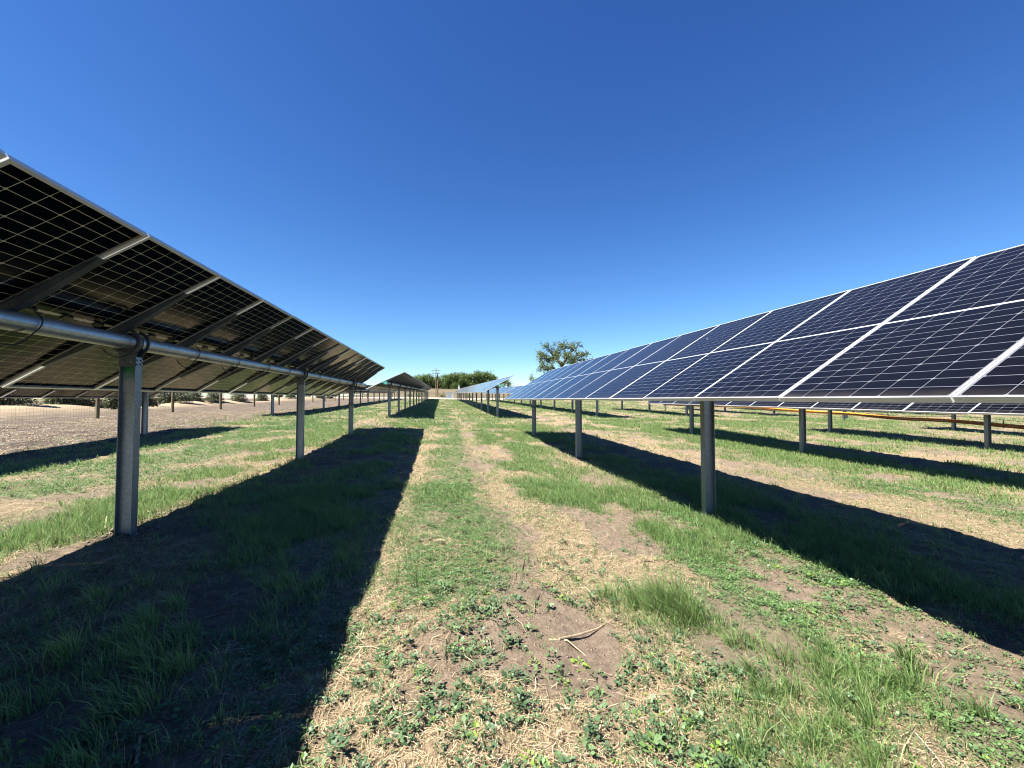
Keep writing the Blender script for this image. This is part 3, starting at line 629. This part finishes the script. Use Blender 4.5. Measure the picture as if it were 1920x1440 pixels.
def tracker(label, group, Xc, Zc, tilt, Y0, n, posts, slope=0.0, near=1, endcap=False, damper=False, paint=None, gapmiss=(), tube_out=(.35, .45)):
    """Zc relative to the camera height, plane centre at Y0"""
    bz = gz(Xc, Y0)
    root = empty("solar_tracker", (Xc, Y0, bz), (math.atan(slope), 0, 0))
    tag(root, label, "solar tracker", group)
    zc = Zc + CZ - bz; st, ct = math.sin(tilt), math.cos(tilt)
    def P(u, y, nrm): return (u * ct - nrm * st, y, zc + u * st + nrm * ct)
    for i in range(n):
        y = (i + .5) * PITCHM
        j = random.uniform(-.003, .003)
        o = link("solar_panel", LAM, root, (0, y, zc + j), (random.uniform(-.002, .002), -tilt + random.uniform(-.003, .003), 0))
        link("frame", FRM, o)
        if near >= 2:
            for yy in (-.36, 0, .36): link("junction_box", JB, o, (0, yy, 0))
    if near >= 1:
        for i in range(n + 1):
            link("mounting_rail", RAIL, root, (0, i * PITCHM, zc), (0, -tilt, 0))
    tx, tz = TD * st, zc - TD * ct
    b = MB(); b.tube([(tx, -tube_out[0], tz), (tx, n * PITCHM + tube_out[1], tz)], .076, 20 if near else 10)
    tb = b.obj("torque_tube", M_tube, root, True)
    for py in posts:
        yl = py - Y0; gl = gz(Xc + tx, py) - bz - slope * yl
        h = tz - .155 - gl
        p = link("post", post_mesh(h), root, (tx, yl, gl))
        if near: bearing_parts(p, h, tz - gl, near >= 2)
        if paint is not None and abs(py - paint) < .1:
            b = MB(); b.box(-.0670, .0670, -.0036, -.0028, h - .36, h - .015)
            b.obj("paint_mark", M_green_fade, p)
    if near >= 2:
        for i in range(n + 1):
            y0 = i * PITCHM + .10 + random.uniform(-.03, .05)
            w_, d_ = random.uniform(.8, 1.35), random.uniform(.7, 1.3)
            raw = [(.03, .02, .115), (.084, .03, .045), (.088, .015, -.02), (.060, -.02 * w_, -.085), (.02, -.07 * w_, -.13 - .03 * d_), (-.01, -.15 * w_, -.13 - .05 * d_), (-.03, -.24 * w_, -.12 - .02 * d_), (-.045, -.30 * w_, -.085)]
            pts = []
            for q in range(len(raw) - 1):
                p0, p1, p2, p3 = [Vector(raw[max(0, min(len(raw) - 1, q + e))]) for e in (-1, 0, 1, 2)]
                for u in (0, .33, .67):
                    v_ = .5 * ((2 * p1) + (p2 - p0) * u + (2 * p0 - 5 * p1 + 4 * p2 - p3) * u * u + (3 * p1 - p0 - 3 * p2 + p3) * u ** 3)
                    pts.append((tx + v_.x, y0 + v_.y, tz + v_.z))
            b = MB(); b.tube(pts, .0055, 6); b.tube([pts[-3], pts[-2]], .009, 6)
            b.obj("cable", M_black, root, True)
            b = MB(); b.tube([(tx + .079 * math.cos(a), y0 - .25 + .03 * a, tz + .079 * math.sin(a)) for a in [R(x) for x in range(100, 330, 20)]], .0035, 5)
            b.obj("cable", M_black, root, True)
        # trunk cable tied along the tube
        pts = [(tx + .083 * math.cos(R(205)), y, tz + .083 * math.sin(R(205)) - .012 * abs(math.sin(y * 2.7))) for y in np.arange(0, n * PITCHM, .23)]
        b = MB(); b.tube(pts, .006, 5); b.obj("cable", M_black, root, True)
    if endcap:
        b = MB(); b.tube([(tx, -tube_out[0] - .05, tz), (tx, -tube_out[0] - .001, tz)], .085, 12); b.box(tx - .16, tx - .086, -tube_out[0] - .04, -tube_out[0] + .05, tz - .02, tz + .10)
        b.obj("tube_end_cap", M_teal, root)
    if damper:
        yl = posts[damper_i(posts)] - Y0; gl = gz(Xc + tx, posts[damper_i(posts)]) - bz
        b = MB(); b.tube([(tx + .25 * ct + .0, yl + .09, tz + .17), (tx + .10, yl + .085, tz - .35)], .018, 8); b.tube([(tx + .10, yl + .085, tz - .35), (tx + .02, yl + .08, tz - .75)], .011, 8)
        b.obj("damper", M_black, root, True)
        b = MB(); b.box(tx - .10, tx + .10, yl - .06, yl + .09, tz - .80, tz - .75)
        b.obj("clamp", M_rail, root)
    return root
def damper_i(posts): return int(np.argmax(posts))
# faded spray paint on the web of the nearest left post
m, N, L, B = mat("green_paint_fading")
t = N.new("ShaderNodeTexCoord"); s = N.new("ShaderNodeSeparateXYZ"); L.new(t.outputs["Generated"], s.inputs[0])
f = math_(N, L, 'ADD', s.outputs[2], math_(N, L, 'MULTIPLY_ADD', noise(N, L, 6, 4, t.outputs["Generated"]), .7, -.35))
f = math_(N, L, 'MULTIPLY', math_(N, L, 'SUBTRACT', f, .25), 2.5); f.node.use_clamp = True
L.new(mixc(N, L, f, (.30, .31, .32), (.004, .15, .06)), B.inputs["Base Color"]); B.inputs["Roughness"].default_value = .6
M_green_fade = m

T0 = .5515
tracker("long tilted row of solar panels seen from beneath, nearest on the left", "solar tracker rows nearest the camera", -3.310, .741, T0, 2.72 - 5 * 1.15, 19, [-.5, 5.14, 10.76, 16.5], 0, 2, damper=True, paint=5.14)
tracker("second row on the left, seen from beneath, standing beside the bare strip", "solar tracker rows nearest the camera", -10.2, .66, T0, 18.85 - 14 * 1.15, 14, [5.4, 11.15, 16.9], 0, 2)
tracker("long row of dark blue panels seen from the front, nearest on the right", "solar tracker rows nearest the camera", 3.538, .6126, .5595, 1.83 - 4 * 1.15, 18, [-.2, 5.5, 11.2, 16.85], 0, 2, damper=True)
tracker("second row on the right, a strip of it showing under the nearest row", "solar tracker rows nearest the camera", 10.52, .31, .55, 19.2 - 16 * 1.15, 16, [5.6, 11.4, 17.2], .006, 1)
tracker("third row on the right, posts beside the orange conduit behind the second row", "solar tracker rows nearest the camera", 17.45, .30, .55, 18.6 - 13 * 1.15, 13, [5.8, 11.5, 17.3], .006, 1)
tracker("fourth row on the right, posts behind the orange conduit in the shade line", "solar tracker rows nearest the camera", 24.45, .28, .55, 18.6 - 10 * 1.15, 10, [11.7, 17.4], .006, 1)
# block behind the cross lane
G2 = "solar tracker rows beyond the cross lane"
tracker("row beyond the gap left of the track, peaked end with teal cap", G2, -3.07, 1.06, R(25), 24.9, 35, [26.4 + 5.72 * i for i in range(7)], .0135, 1, endcap=True)
tracker("row beyond the gap right of the track, pale shiny front, teal end cap", G2, 3.58, .99, R(28), 26.97, 34, [28.4 + 5.72 * i for i in range(7)], .0135, 1, endcap=True)
tracker("panel row beyond the gap at far left beside the wire fence", G2, -10.0, .85, R(28), 26.2, 34, [27.9 + 5.72 * i for i in range(7)], .0135, 1)
tracker("blue panel row glimpsed between the two right-hand rows beyond the gap", G2, 10.55, .93, R(29), 27.2, 34, [28.7 + 5.72 * i for i in range(7)], .0135, 1)
for lab, X, Yp, zc in (("row beyond the gap just right of the blue panels glimpsed between rows", 17.55, 29.2, .85), ("row beyond the gap whose end post stands left of the lit orange conduit", 24.6, 29.1, .82),
                       ("row beyond the gap behind the lit conduit, near the small grey pedestal", 31.5, 29.1, .8), ("outermost row on the far right beyond the gap, mostly hidden", 38.5, 29.3, .75)):
    tracker(lab, G2, X, zc, R(29), Yp - 1.5, 14, [Yp + 5.72 * i for i in range(3)], .012, 0)
G3 = "farthest solar tracker rows"
for lab, X, z, Y0, n, tl in (("farthest panel row left of the track, ending before the gravel road", -3.05, 1.62, 65.9, 33, R(26)), ("farthest panel row right of the track, ending beside the pale cabinet", 3.62, 1.55, 66.9, 32, R(28)),
                         ("farthest panel row at far left near the end of the wire fence", -10, 1.45, 66.1, 33, R(28)), ("farthest panel row right of the two that flank the track", 10.6, 1.5, 67.1, 32, R(29))):
    tracker(lab, G3, X, z, tl, Y0, n, [Y0 + 1.5 + 5.72 * i for i in range(7)], .0140, 0)

# ------------------------------------------------------------------ fence, saplings, poles
def fence(label, pts, spacing, h, mesh_h, cat="fence", offs=0, mw=M_woodpale, cell=.16):
    root = empty("wire_fence", (pts[0][0], pts[0][1], gz(*pts[0]))); tag(root, label, cat)
    ox, oy, oz = root.location
    (xa, ya), (xb, yb) = pts; ln = math.hypot(xb - xa, yb - ya); ux, uy = (xb - xa) / ln, (yb - ya) / ln
    k = 0; d = offs
    while d <= ln + .01:
        x, y = xa + ux * d, ya + uy * d; z = gz(x, y); a = random.uniform(-.03, .03); rr = random.uniform(.075, .10)
        b = MB(); b.tube([(0, 0, -.3), (a * .5, 0, h * .5), (a, a * .5, h + random.uniform(-.06, .08))], [rr, rr * .97, rr * .9], 9)
        b.obj("post", mw, root, True, (x - ox, y - oy, z - oz)); d += spacing; k += 1
    b = MB(); nn = int(ln / cell); zs = []
    for i in range(nn + 1):
        x, y = xa + ux * cell * i, ya + uy * cell * i; zs.append((x, y, float(base_z(x, y))))
    wv = .0024
    for i, (x, y, z) in enumerate(zs):
        b.tube([(x + uy * .09 - ox, y - ux * .09 - oy, z + .05 - oz), (x + uy * .09 - ox, y - ux * .09 - oy, z + mesh_h - oz)], wv, 3, False)
    for hh in np.arange(.05, mesh_h + .01, cell):
        b.tube([(x + uy * .09 - ox, y - ux * .09 - oy, z + hh - oz) for (x, y, z) in zs[::8]], wv, 3, False)
    b.obj("wire_mesh", M_wire, root)
    return root
fence("wooden post and woven wire fence running along the bare strip on the left", ((-17.5, 19.2), (-17.5, 112)), 6.35, 2.15, 2.0, offs=0.05)
fence("far wire fence crossing behind the gravel road at the end of the track", ((-17.5, 121), (34, 121)), 4.5, 1.9, 1.7, offs=4.5, mw=M_wood, cell=.3)

def spruce(x, y, h, wd, seed, label):
    r = np.random.default_rng(seed); z0 = gz(x, y) - .03
    root = empty("spruce_sapling", (x, y, z0)); tag(root, label, "tree", "young spruces beyond the wire fence")
    b = MB(); b.tube([(0, 0, -.2), (0, 0, h * .6), (.02, 0, h)], [.05, .03, .008], 7); b.obj("trunk", M_bark, root, True)
    n = 3600; t = r.random(n) ** 1.7; nb = (t * 13).astype(int) / 13.0
    hh = .22 + (h - .22) * (nb * .9 + r.random(n) * .10); rad = wd * .5 * (1 - (hh / h)) ** .7 * (.55 + .45 * vnoise(nb * 40, r.integers(0, 9, n) * 1.0, seed)) + .04
    q = r.integers(0, 11, n); a = q / 11 * 2 * np.pi + nb * 9 + r.normal(0, .13, n); rr = rad * r.random(n) ** .55
    C = np.stack([np.cos(a) * rr, np.sin(a) * rr, hh - rr * .12 + r.normal(0, .02, n)], 1)
    el = r.normal(.1, .5, n); a2 = a + r.normal(0, .7, n); D = np.stack([np.cos(a2) * np.cos(el), np.sin(a2) * np.cos(el), np.sin(el)], 1)
    V, F, rn = leaves(C, D, r.uniform(.12, .24, n), r.uniform(.05, .10, n), seed)
    link("crown", np_mesh("crown", V, F, M_needle, {"rnd": ('FLOAT', rn)}), root)
def at(px, X):          # distance along the row for a column of the picture, used only to lay the planting out
    t = (px - 960) / FPX; # r/w = t ; r = X cos - Y sin ; w = X sin + Y cos
    return X * (math.cos(YAW) - t * math.sin(YAW)) / (t * math.cos(YAW) + math.sin(YAW))
sx = [(19, -25.6, 3.0, 2.9, "dark green"), (-30, -26, 2.7, 2.4, "dark green"), (112, -25.5, 2.5, 2.2, "yellowish green"), (137, -26.5, 2.5, 2.2, "olive green"), (165, -24.6, 2.6, 2.3, "dark green"), (215, -25.5, 2.4, 2.0, "green"),
      (276, -25, 2.3, 1.9, "dark green"), (308, -25.6, 2.7, 2.2, "dark green"), (338, -24.6, 2.8, 2.4, "blue-green"), (366, -26, 2.4, 2.0, "olive green"), (402, -25, 2.6, 2.3, "dark green"),
      (447, -25, 2.6, 2.6, "bushy dark green"), (492, -25.4, 2.5, 2.2, "green"), (520, -25, 2.5, 2.2, "green"), (545, -25, 2.5, 2.0, "green"), (575, -25, 2.5, 2.0, "green"), (600, -25, 2.4, 2.0, "green")]
ords = ["first", "second", "third", "fourth", "fifth", "sixth", "seventh", "eighth", "ninth", "tenth", "eleventh", "twelfth", "thirteenth", "fourteenth", "fifteenth", "sixteenth", "seventeenth"]
sx.sort()
for i, (px, X, h, wd, cl) in enumerate(sx):
    spruce(X, at(px, X), h, wd, 300 + i, "%s spruce sapling in pale mulch behind the wire fence, %s from the left" % (cl, ords[i]))
for i, Y in enumerate((92, 100)):
    spruce(-24, Y, 2.3, 1.9, 400 + i, "small spruce sapling at the far end of the wire fence, %s of the last two" % ("nearer" if i == 0 else "farther"))

# broadleaf trees
def tree(name, label, x, y, h, wd, seed, leafm, nleaf, ls, trunk_frac=.3, levels=4, spread=.75, group=None, rad=None, density=1, zoff=0, shape=.8, clump=.09, skirt=0):
    r = random.Random(seed); z0 = gz(x, y) + zoff
    root = empty(name, (x, y, z0)); tag(root, label, "tree", group)
    b = MB(); tips = []; rad = rad or h * .035
    def br(p, d, ln, ra, lv):
        pts = [p]; dd = d.copy(); q = p
        for k in range(3):
            dd = (dd + Vector((r.uniform(-.22, .22), r.uniform(-.22, .22), r.uniform(-.05, .16)))).normalized(); q = q + dd * ln / 3; pts.append(q)
        b.tube(pts, [ra, ra * .85, ra * .72, ra * .6], 7 if lv < 2 else 4, lv == 0)
        if lv >= 2: tips.extend([pts[2], pts[3]])
        if lv >= levels: return
        n = 3 if lv < 2 else r.choice((2, 3))
        ph = r.uniform(0, 6.28)
        for k in range(n):
            a = ph + k * 6.283 / n + r.uniform(-.4, .4); s = spread * r.uniform(.6, 1.25)
            ax = dd.orthogonal().normalized(); ax2 = dd.cross(ax)
            nd_ = (dd + (ax * math.cos(a) + ax2 * math.sin(a)) * s).normalized()
            nd_.z = nd_.z * .85 + .05
            br(q, nd_.normalized(), ln * r.uniform(.62, .86), ra * .62, lv + 1)
    br(Vector((0, 0, -.3)), Vector((r.uniform(-.06, .06), r.uniform(-.06, .06), 1)), h * trunk_frac, rad, 0)
    T = np.array([list(t) for t in tips])
    mx = T[:, 2].max(); hs = (h - .3) / mx; ws = wd * .5 / max(np.percentile(np.hypot(T[:, 0], T[:, 1]), 92), .1)
    Vv = np.array(b.v); f = sst(0, h * trunk_frac * .8, Vv[:, 2])
    Vv[:, 0] *= 1 + (ws - 1) * f; Vv[:, 1] *= 1 + (ws - 1) * f; Vv[:, 2] = np.where(Vv[:, 2] > 0, Vv[:, 2] * hs, Vv[:, 2])
    b.v = [tuple(q) for q in Vv]; b.obj("trunk", M_bark, root, True)
    T = T * np.array([ws, ws, hs]); g = np.random.default_rng(seed)
    idx = g.integers(0, len(T), nleaf); sc = g.uniform(.5, 1.3, len(T))[idx]
    C = T[idx] + g.normal(0, 1, (nleaf, 3)) * (h * clump * sc)[:, None] * np.array([1, 1, .75])
    C[:, 2] = np.maximum(C[:, 2], .5)
    if skirt:
        m_ = g.random(nleaf) < skirt; k_ = m_.sum(); a_ = g.uniform(0, 6.283, k_); q_ = np.sqrt(g.random(k_)) * wd * .5
        C[m_] = np.stack([np.cos(a_) * q_, np.sin(a_) * q_, g.uniform(.0, .62, k_) * h * (1 - .5 * (q_ / (wd * .5)) ** 3)], 1)
    D = g.normal(0, 1, (nleaf, 3)); D /= np.linalg.norm(D, axis=1)[:, None]
    rn = np.clip(g.uniform(0, .55, len(T))[idx] + g.normal(.2, .15, nleaf), 0, 1)
    V, F, rn = leaves(C, D, g.uniform(.7, 1.3, nleaf) * ls, g.uniform(.4, .8, nleaf) * ls, seed + 5, rn)
    link("crown", np_mesh("crown", V, F, leafm, {"rnd": ('FLOAT', rn)}), root)
    return root
def place(px, w_):      # a spot at depth w_ on the bearing of a picture column
    t = (px - 960) / FPX; return (w_ * (t * math.cos(YAW) + math.sin(YAW)), w_ * (math.cos(YAW) - t * math.sin(YAW)))
def clump_tree(label, px, w_, clumps, forks, base, leafm, ls, seed):
    """crown given as clumps (sideways, up, radius in metres), each joined to the nearest fork"""
    x, y = place(px, w_); z0 = gz(x, y); up0 = CZ - z0
    root = empty("broadleaf_tree", (x, y, z0), (0, 0, -YAW)); tag(root, label, "tree")
    g = np.random.default_rng(seed); b = MB(); F3 = []
    for (a, h, pr, rad, dy) in forks:
        F3.append((Vector((a, dy, h + up0)), rad))
    for i, (a, h, pr, rad, dy) in enumerate(forks):
        p0 = Vector((base, 0, -.4)) if pr < 0 else F3[pr][0]; r1 = .62 if pr < 0 else F3[pr][1]
        m_ = (p0 + F3[i][0]) / 2 + Vector((g.normal(0, .3), g.normal(0, .3), .1))
        b.tube([p0, m_, F3[i][0]], [r1, (r1 + rad) / 2, rad], 8, False)
    Cs, Rn = [], []
    for (a, h, rr) in clumps:
        dy = g.normal(0, 1) * 2.8; c = Vector((a, dy, h + up0)); f = min(F3, key=lambda q: (q[0] - c).length + (0 if q[0].z < c.z + 1 else 3))
        mid = (f[0] + c) / 2 + Vector((0, 0, -.25)); b.tube([f[0], mid, c], [f[1] * .55, .09, .04], 5, False)
        k = int(145 * rr * rr)
        sub = g.normal(0, 1, (9, 3)) * rr * .55 * np.array([1, 1, .7]) + np.array(c)
        for q in sub: b.tube([mid, (mid + Vector(q)) / 2 + Vector((0, 0, -.1)), Vector(q)], [.05, .035, .015], 4, False)
        ix = g.integers(0, 9, k); Cs.append(sub[ix] + g.normal(0, 1, (k, 3)) * rr * .27); Rn.append(np.clip(g.uniform(.1, .6, 9)[ix] + g.normal(.1, .15, k), 0, 1))
    b.obj("trunk", M_bark, root, True)
    C = np.concatenate(Cs); n = len(C); D = g.normal(0, 1, (n, 3)); D /= np.linalg.norm(D, axis=1)[:, None]
    V, F, rn = leaves(C, D, g.uniform(.7, 1.3, n) * ls, g.uniform(.4, .8, n) * ls, seed + 5, np.concatenate(Rn))
    link("crown", np_mesh("crown", V, F, leafm, {"rnd": ('FLOAT', rn)}), root)
K_ = 130 / FPX / 9
zc_ = [(700, 560, 95), (640, 640, 70), (760, 430, 70), (830, 480, 80), (880, 570, 95), (950, 530, 85), (1050, 370, 85), (1120, 430, 85), (1240, 400, 80), (1290, 430, 50), (1000, 450, 60), (1180, 600, 85), (1260, 620, 90), (1350, 600, 70), (1440, 570, 55),
       (1150, 690, 80), (1280, 690, 80), (720, 780, 85), (850, 800, 70), (760, 650, 80), (860, 670, 85), (1300, 550, 45), (1060, 620, 70), (660, 830, 60), (1400, 650, 45), (950, 640, 60), (790, 860, 80), (1190, 480, 45), (1000, 760, 60), (1400, 730, 90), (1480, 700, 60)]
clump_tree("large spreading tree with an open crown above the right-hand panels", 1054, 130,
    [((a - 1026) * K_, (1338 - h) * K_, r_ * K_) for a, h, r_ in zc_],
    [(0, (1338 - 760) * K_, -1, .50, 0), (-120 * K_, (1338 - 640) * K_, 0, .28, .5), (80 * K_, (1338 - 600) * K_, 0, .34, -.4), (30 * K_, (1338 - 480) * K_, 2, .16, .8), (190 * K_, (1338 - 500) * K_, 2, .18, -.8), (-130 * K_, (1338 - 800) * K_, -1, .32, .8), (200 * K_, (1338 - 660) * K_, 2, .18, 1.2)],
    0, M_leaf_oak, .42, 5)
x, y = place(995, 150); tree("broadleaf_tree", "thin pale tree top just above the panels, left of the large tree", x, y, 9.3, 3.4, 4, M_leaf_oak, 500, .35, .4, 3, .5, None, .12, clump=.05)
x, y = place(955, 150); tree("broadleaf_tree", "low bushy tree crown showing above the far blue panels", x, y, 6.9, 5.5, 9, M_leaf_oak, 900, .4, .25, 3, .8, None, .15, clump=.06)
# shelterbelt on the rise beyond the road
belt = [(762, 255, 8.0), (782, 250, 8.5), (797, 245, 8.8), (808, 262, 7.6), (822, 250, 8.2), (836, 248, 8.8), (847, 255, 9.6), (857, 246, 10.0), (868, 252, 10.4), (878, 262, 9.8), (888, 248, 10.6), (899, 255, 11.6), (909, 250, 11.0), (918, 262, 10.6), (926, 252, 9.0), (840, 265, 8), (872, 270, 9)]
belt = [(a, b_, h * .9) for a, b_, h in belt]; belt.sort()
for i, (px, w_, h) in enumerate(belt):
    x, y = place(px, w_)
    tree("shelterbelt_tree", "dense green tree in the distant belt behind the gravel road, %s from the left" % ords[i], x, y, h, 8.5, 60 + i, M_leaf_wood, 4200, .62, .16, 3, .9, "distant belt of trees beyond the field", .25, clump=.10, skirt=.45)

def util_pole(x, y, h, rad, label, arms, tilt=0.0, yaw=0.0):
    z0 = gz(x, y); root = empty("utility_pole", (x, y, z0), (0, tilt, yaw)); tag(root, label, "utility pole", "utility poles at the end of the track")
    b = MB(); b.tube([(0, 0, -.5), (0, 0, h * .5), (0, 0, h)], [rad, rad * .85, rad * .7], 10); b.obj("pole", M_pole, root, True)
    for zz, half in arms:
        a = MB().__class__(); a.box(-half, half, -rad * .8 - .12, -rad * .8, zz, zz + .14); ao = a.obj("crossarm", M_wood, root)
        for xx in (-half * .92, -half * .55, half * .55, half * .92):
            i_ = MB(); i_.tube([(xx, -rad * .8 - .06, zz + .141), (xx, -rad * .8 - .06, zz + .25), (xx, -rad * .8 - .06, zz + .42)], [.03, .08, .05], 6); i_.obj("insulator", M_wire, ao)
    return root
x, y = place(817.3, 150); util_pole(x, y, 10.0, .17, "tall slim wooden utility pole with two crossarms left of the tree belt", ((8.9, 1.5), (7.9, 1.35)))
x, y = place(820.5, 151); p2 = util_pole(x, y, 8.4, .26, "thicker shorter wooden pole standing just right of the crossarm pole", ())
b = MB(); b.tube([(.0, -.35, 6.2), (0, -.35, 7.6)], .24, 12); b.obj("transformer", M_wire, p2, True)

# ------------------------------------------------------------------ road end: cabinets
def cabinet(x, y, w_, d, h, label, m_):
    z = gz(x, y); root = empty("electrical_cabinet", (x, y, z)); tag(root, label, "cabinet")
    b = MB(); b.box(-w_ / 2 - .1, w_ / 2 + .1, -d / 2 - .1, d / 2 + .1, -.1, .12); b.obj("base", M_white, root)
    b = MB(); b.box(-w_ / 2, w_ / 2, -d / 2, d / 2, .121, h); b.box(-w_ / 2 - .04, w_ / 2 + .04, -d / 2 - .04, d / 2 + .04, h + .001, h + .07); b.obj("housing", m_, root)
    for s in (-1, 1):
        b = MB(); b.box(min(s * .02, s * (w_ / 2 - .05)), max(s * .02, s * (w_ / 2 - .05)), -d / 2 - .02, -d / 2 - .001, .2, h - .08); do = b.obj("door", m_, root)
        b = MB(); b.box(s * .08 - .02, s * .08 + .02, -d / 2 - .05, -d / 2 - .021, h * .5, h * .5 + .16); b.obj("handle", M_black, do)
x, y = place(842, 113); cabinet(x, y, 1.3, 1.0, 1.45, "pale grey-blue electrical cabinet on the gravel at the end of the track", M_cabinet)
x, y = place(847.5, 116); cabinet(x, y, .7, .8, 1.1, "smaller dark-sided cabinet right of the pale one on the gravel", M_white)
x, y = place(860.5, 128); z = gz(x, y)
root = empty("antenna_mast", (x, y, z)); tag(root, "slim mast with a white housing on top, in front of the tree belt", "mast")
b = MB(); b.tube([(0, 0, -.3), (0, 0, 2.6)], .05, 8); b.obj("pole", M_wire, root)
b = MB(); b.box(-.25, .25, -.2, .2, 2.601, 3.5); b.tube([(0, 0, 3.501), (0, 0, 4.0)], .12, 8); b.obj("housing", M_white, root)
for i, (px, w_, s) in enumerate(((768, 112, .5), (786, 114, .6), (829, 118, .55), (878, 116, .6))):
    x, y = place(px, w_); r = np.random.default_rng(900 + i); n = 260
    C = r.normal(0, 1, (n, 3)) * np.array([.55, .4, .3]) * s * 1.6 + np.array([0, 0, .55]); D = r.normal(0, 1, (n, 3)); D /= np.linalg.norm(D, axis=1)[:, None]
    V, F, rn = leaves(C, D, r.uniform(.15, .35, n), r.uniform(.1, .2, n), i)
    root = empty("shrub", (x, y, gz(x, y))); tag(root, "small dark shrub by the gravel road, %s shrub from the left" % ords[i], "shrub", "shrubs by the gravel road")
    link("foliage", np_mesh("foliage", V, F, M_leaf_wood, {"rnd": ('FLOAT', rn)}), root)

# ------------------------------------------------------------------ orange conduits, pedestal
CX = 19.5
cp_ = [(3, -1.15), (7, -1.10), (11.7, -.96), (12.9, -.90), (14.1, -.81), (15.2, -.83), (16.2, -.86), (17.2, -.74), (18.2, -.68), (19.2, -.70), (20.6, -.66), (22.1, -.62), (24.2, -.52), (26.7, -.47), (31, -.50), (36, -.45)]
root = empty("cable_conduit", (CX, 3, gz(CX, 3))); tag(root, "pair of orange conduits sagging in the air behind the right-hand rows", "conduit")
ox, oy, oz = root.location
yy = np.linspace(3, 36, 100); zz = np.interp(yy, [p[0] for p in cp_], [p[1] for p in cp_]); zz = np.convolve(np.pad(zz, 3, 'edge'), np.ones(7) / 7, 'valid') + CZ
for dx, dz in ((0, .04), (.045, -.035)):
    b = MB(); b.tube([(dx, a - oy, c + dz - oz) for a, c in zip(yy, zz)], .036, 9); b.obj("orange_pipe", M_orange, root, True)
b = MB(); b.tube([(.02, a - oy, c + .16 - oz + .05 * math.sin(a * 1.1)) for a, c in zip(yy, zz)], .008, 5); b.obj("messenger_wire", M_black, root, True)
for k in range(4, 100, 12):
    b = MB(); b.box(.005, .035, yy[k] - oy - .012, yy[k] - oy + .012, zz[k] - .08 - oz, zz[k] + .2 - oz); b.obj("hanger", M_wire, root)
for yp in (3.0, 35.9):
    z = gz(CX + .06, yp); b = MB(); b.box(.09, .15, yp - oy - .03, yp - oy + .03, z - .2 - oz, 1.3 - oz); b.obj("support_post", M_post, root)
x, y = 25.6, 24.3
x, y = place(1581, 27.5); z = gz(x, y)
root = empty("utility_pedestal", (x, y, z)); tag(root, "small grey box on a short stake in the grass below the orange conduit", "utility box")
b = MB(); b.box(-.04, .04, -.03, .03, -.2, .75); b.obj("stake", M_cabinet, root)
b = MB(); b.box(-.15, .15, -.13, -.031, .16, .46); b.box(-.12, .12, -.14, -.131, .2, .42); b.obj("box", M_rail, root)
b = MB(); b.box(-.10, .10, -.12, -.031, .55, .68); b.obj("meter", M_black, root)

# ------------------------------------------------------------------ sticks and stalks one can point to
def stick(name, label, pts, rad, m_, cat="stalk"):
    x0, y0 = pts[0][:2]; z0 = gz(x0, y0)
    o = MB(); P_ = []
    n = len(pts)
    for i, p in enumerate(pts):
        zz = gz(p[0], p[1]) + rad * .8 + (p[2] if len(p) > 2 else 0); P_.append((p[0] - x0, p[1] - y0, zz - z0))
    o.tube(P_, [rad * (1 - .5 * i / (n - 1)) for i in range(n)], 7)
    ob = o.obj(name, m_, None, True, (x0, y0, z0)); tag(ob, label, cat, "dry stalks lying on the foreground soil"); return ob
def gpt(px, py):
    """ground point seen at a picture position (for laying out the stalks)"""
    t = (px - 960) / FPX; s = (720 - py) / FPX
    d = Vector((t, math.cos(PITCH) - s * math.sin(PITCH), math.sin(PITCH) + s * math.cos(PITCH)))
    dx = d.x * math.cos(YAW) + d.y * math.sin(YAW); dy = -d.x * math.sin(YAW) + d.y * math.cos(YAW)
    k = (1.5) / -d.z
    for _ in range(6): k = (CZ - float(base_z(dx * k, dy * k))) / -d.z
    return (dx * k, dy * k)
def st(label, px, rad, m_, lift=0, name="dry_stalk"):
    P_ = [gpt(a, b) for a, b in px]; P_ = [(q[0], q[1], lift * (i % 2)) for i, q in enumerate(P_)]
    stick(name, label, P_, rad, m_)
st("thickest yellowish dry stalk, lying left of the big grass tuft", [(1048, 1206), (1085, 1190), (1120, 1176), (1162, 1158)], .009, M_stick, .012)
st("short pale stalk crossing under the thick yellowish one", [(1030, 1198), (1064, 1205), (1098, 1220)], .007, M_stick)
st("dark split stick lying upright in the picture among weeds left of centre", [(840, 1140), (837, 1180), (836, 1215), (833, 1245)], .006, M_darkstick)
st("dark curved twig on the tan soil above the yellowish stalk", [(1004, 1125), (1020, 1105), (1040, 1096), (1058, 1081)], .005, M_darkstick, .01)
st("pale stalk stub below the dark curved twig", [(1001, 1148), (1003, 1124)], .006, M_stick)
st("short dark twig in the middle of the tan track", [(978, 1070), (984, 1052), (992, 1041)], .005, M_darkstick)
st("pale forked stalk at lower left of the weeds near the shadow edge", [(817, 1365), (833, 1385), (832, 1402)], .006, M_stick)
st("thin curved pale stalk in the bare patch right of the big tuft", [(1584, 1203), (1610, 1202), (1640, 1197), (1602, 1165)], .005, M_stick)
st("long thin grey stalk in the bottom right straw patch", [(1640, 1402), (1690, 1405), (1740, 1418)], .006, M_stick)
st("slender grey stalk low in the left shadow", [(255, 1432), (262, 1400), (300, 1370)], .008, M_stick)
st("thick pale stalk near the bottom of the left shadow", [(180, 1430), (215, 1385), (232, 1362)], .010, M_stick)
st("bent pale stalk beside the foot of the nearest left post", [(196, 1002), (200, 985), (214, 975)], .010, M_stick, .05)
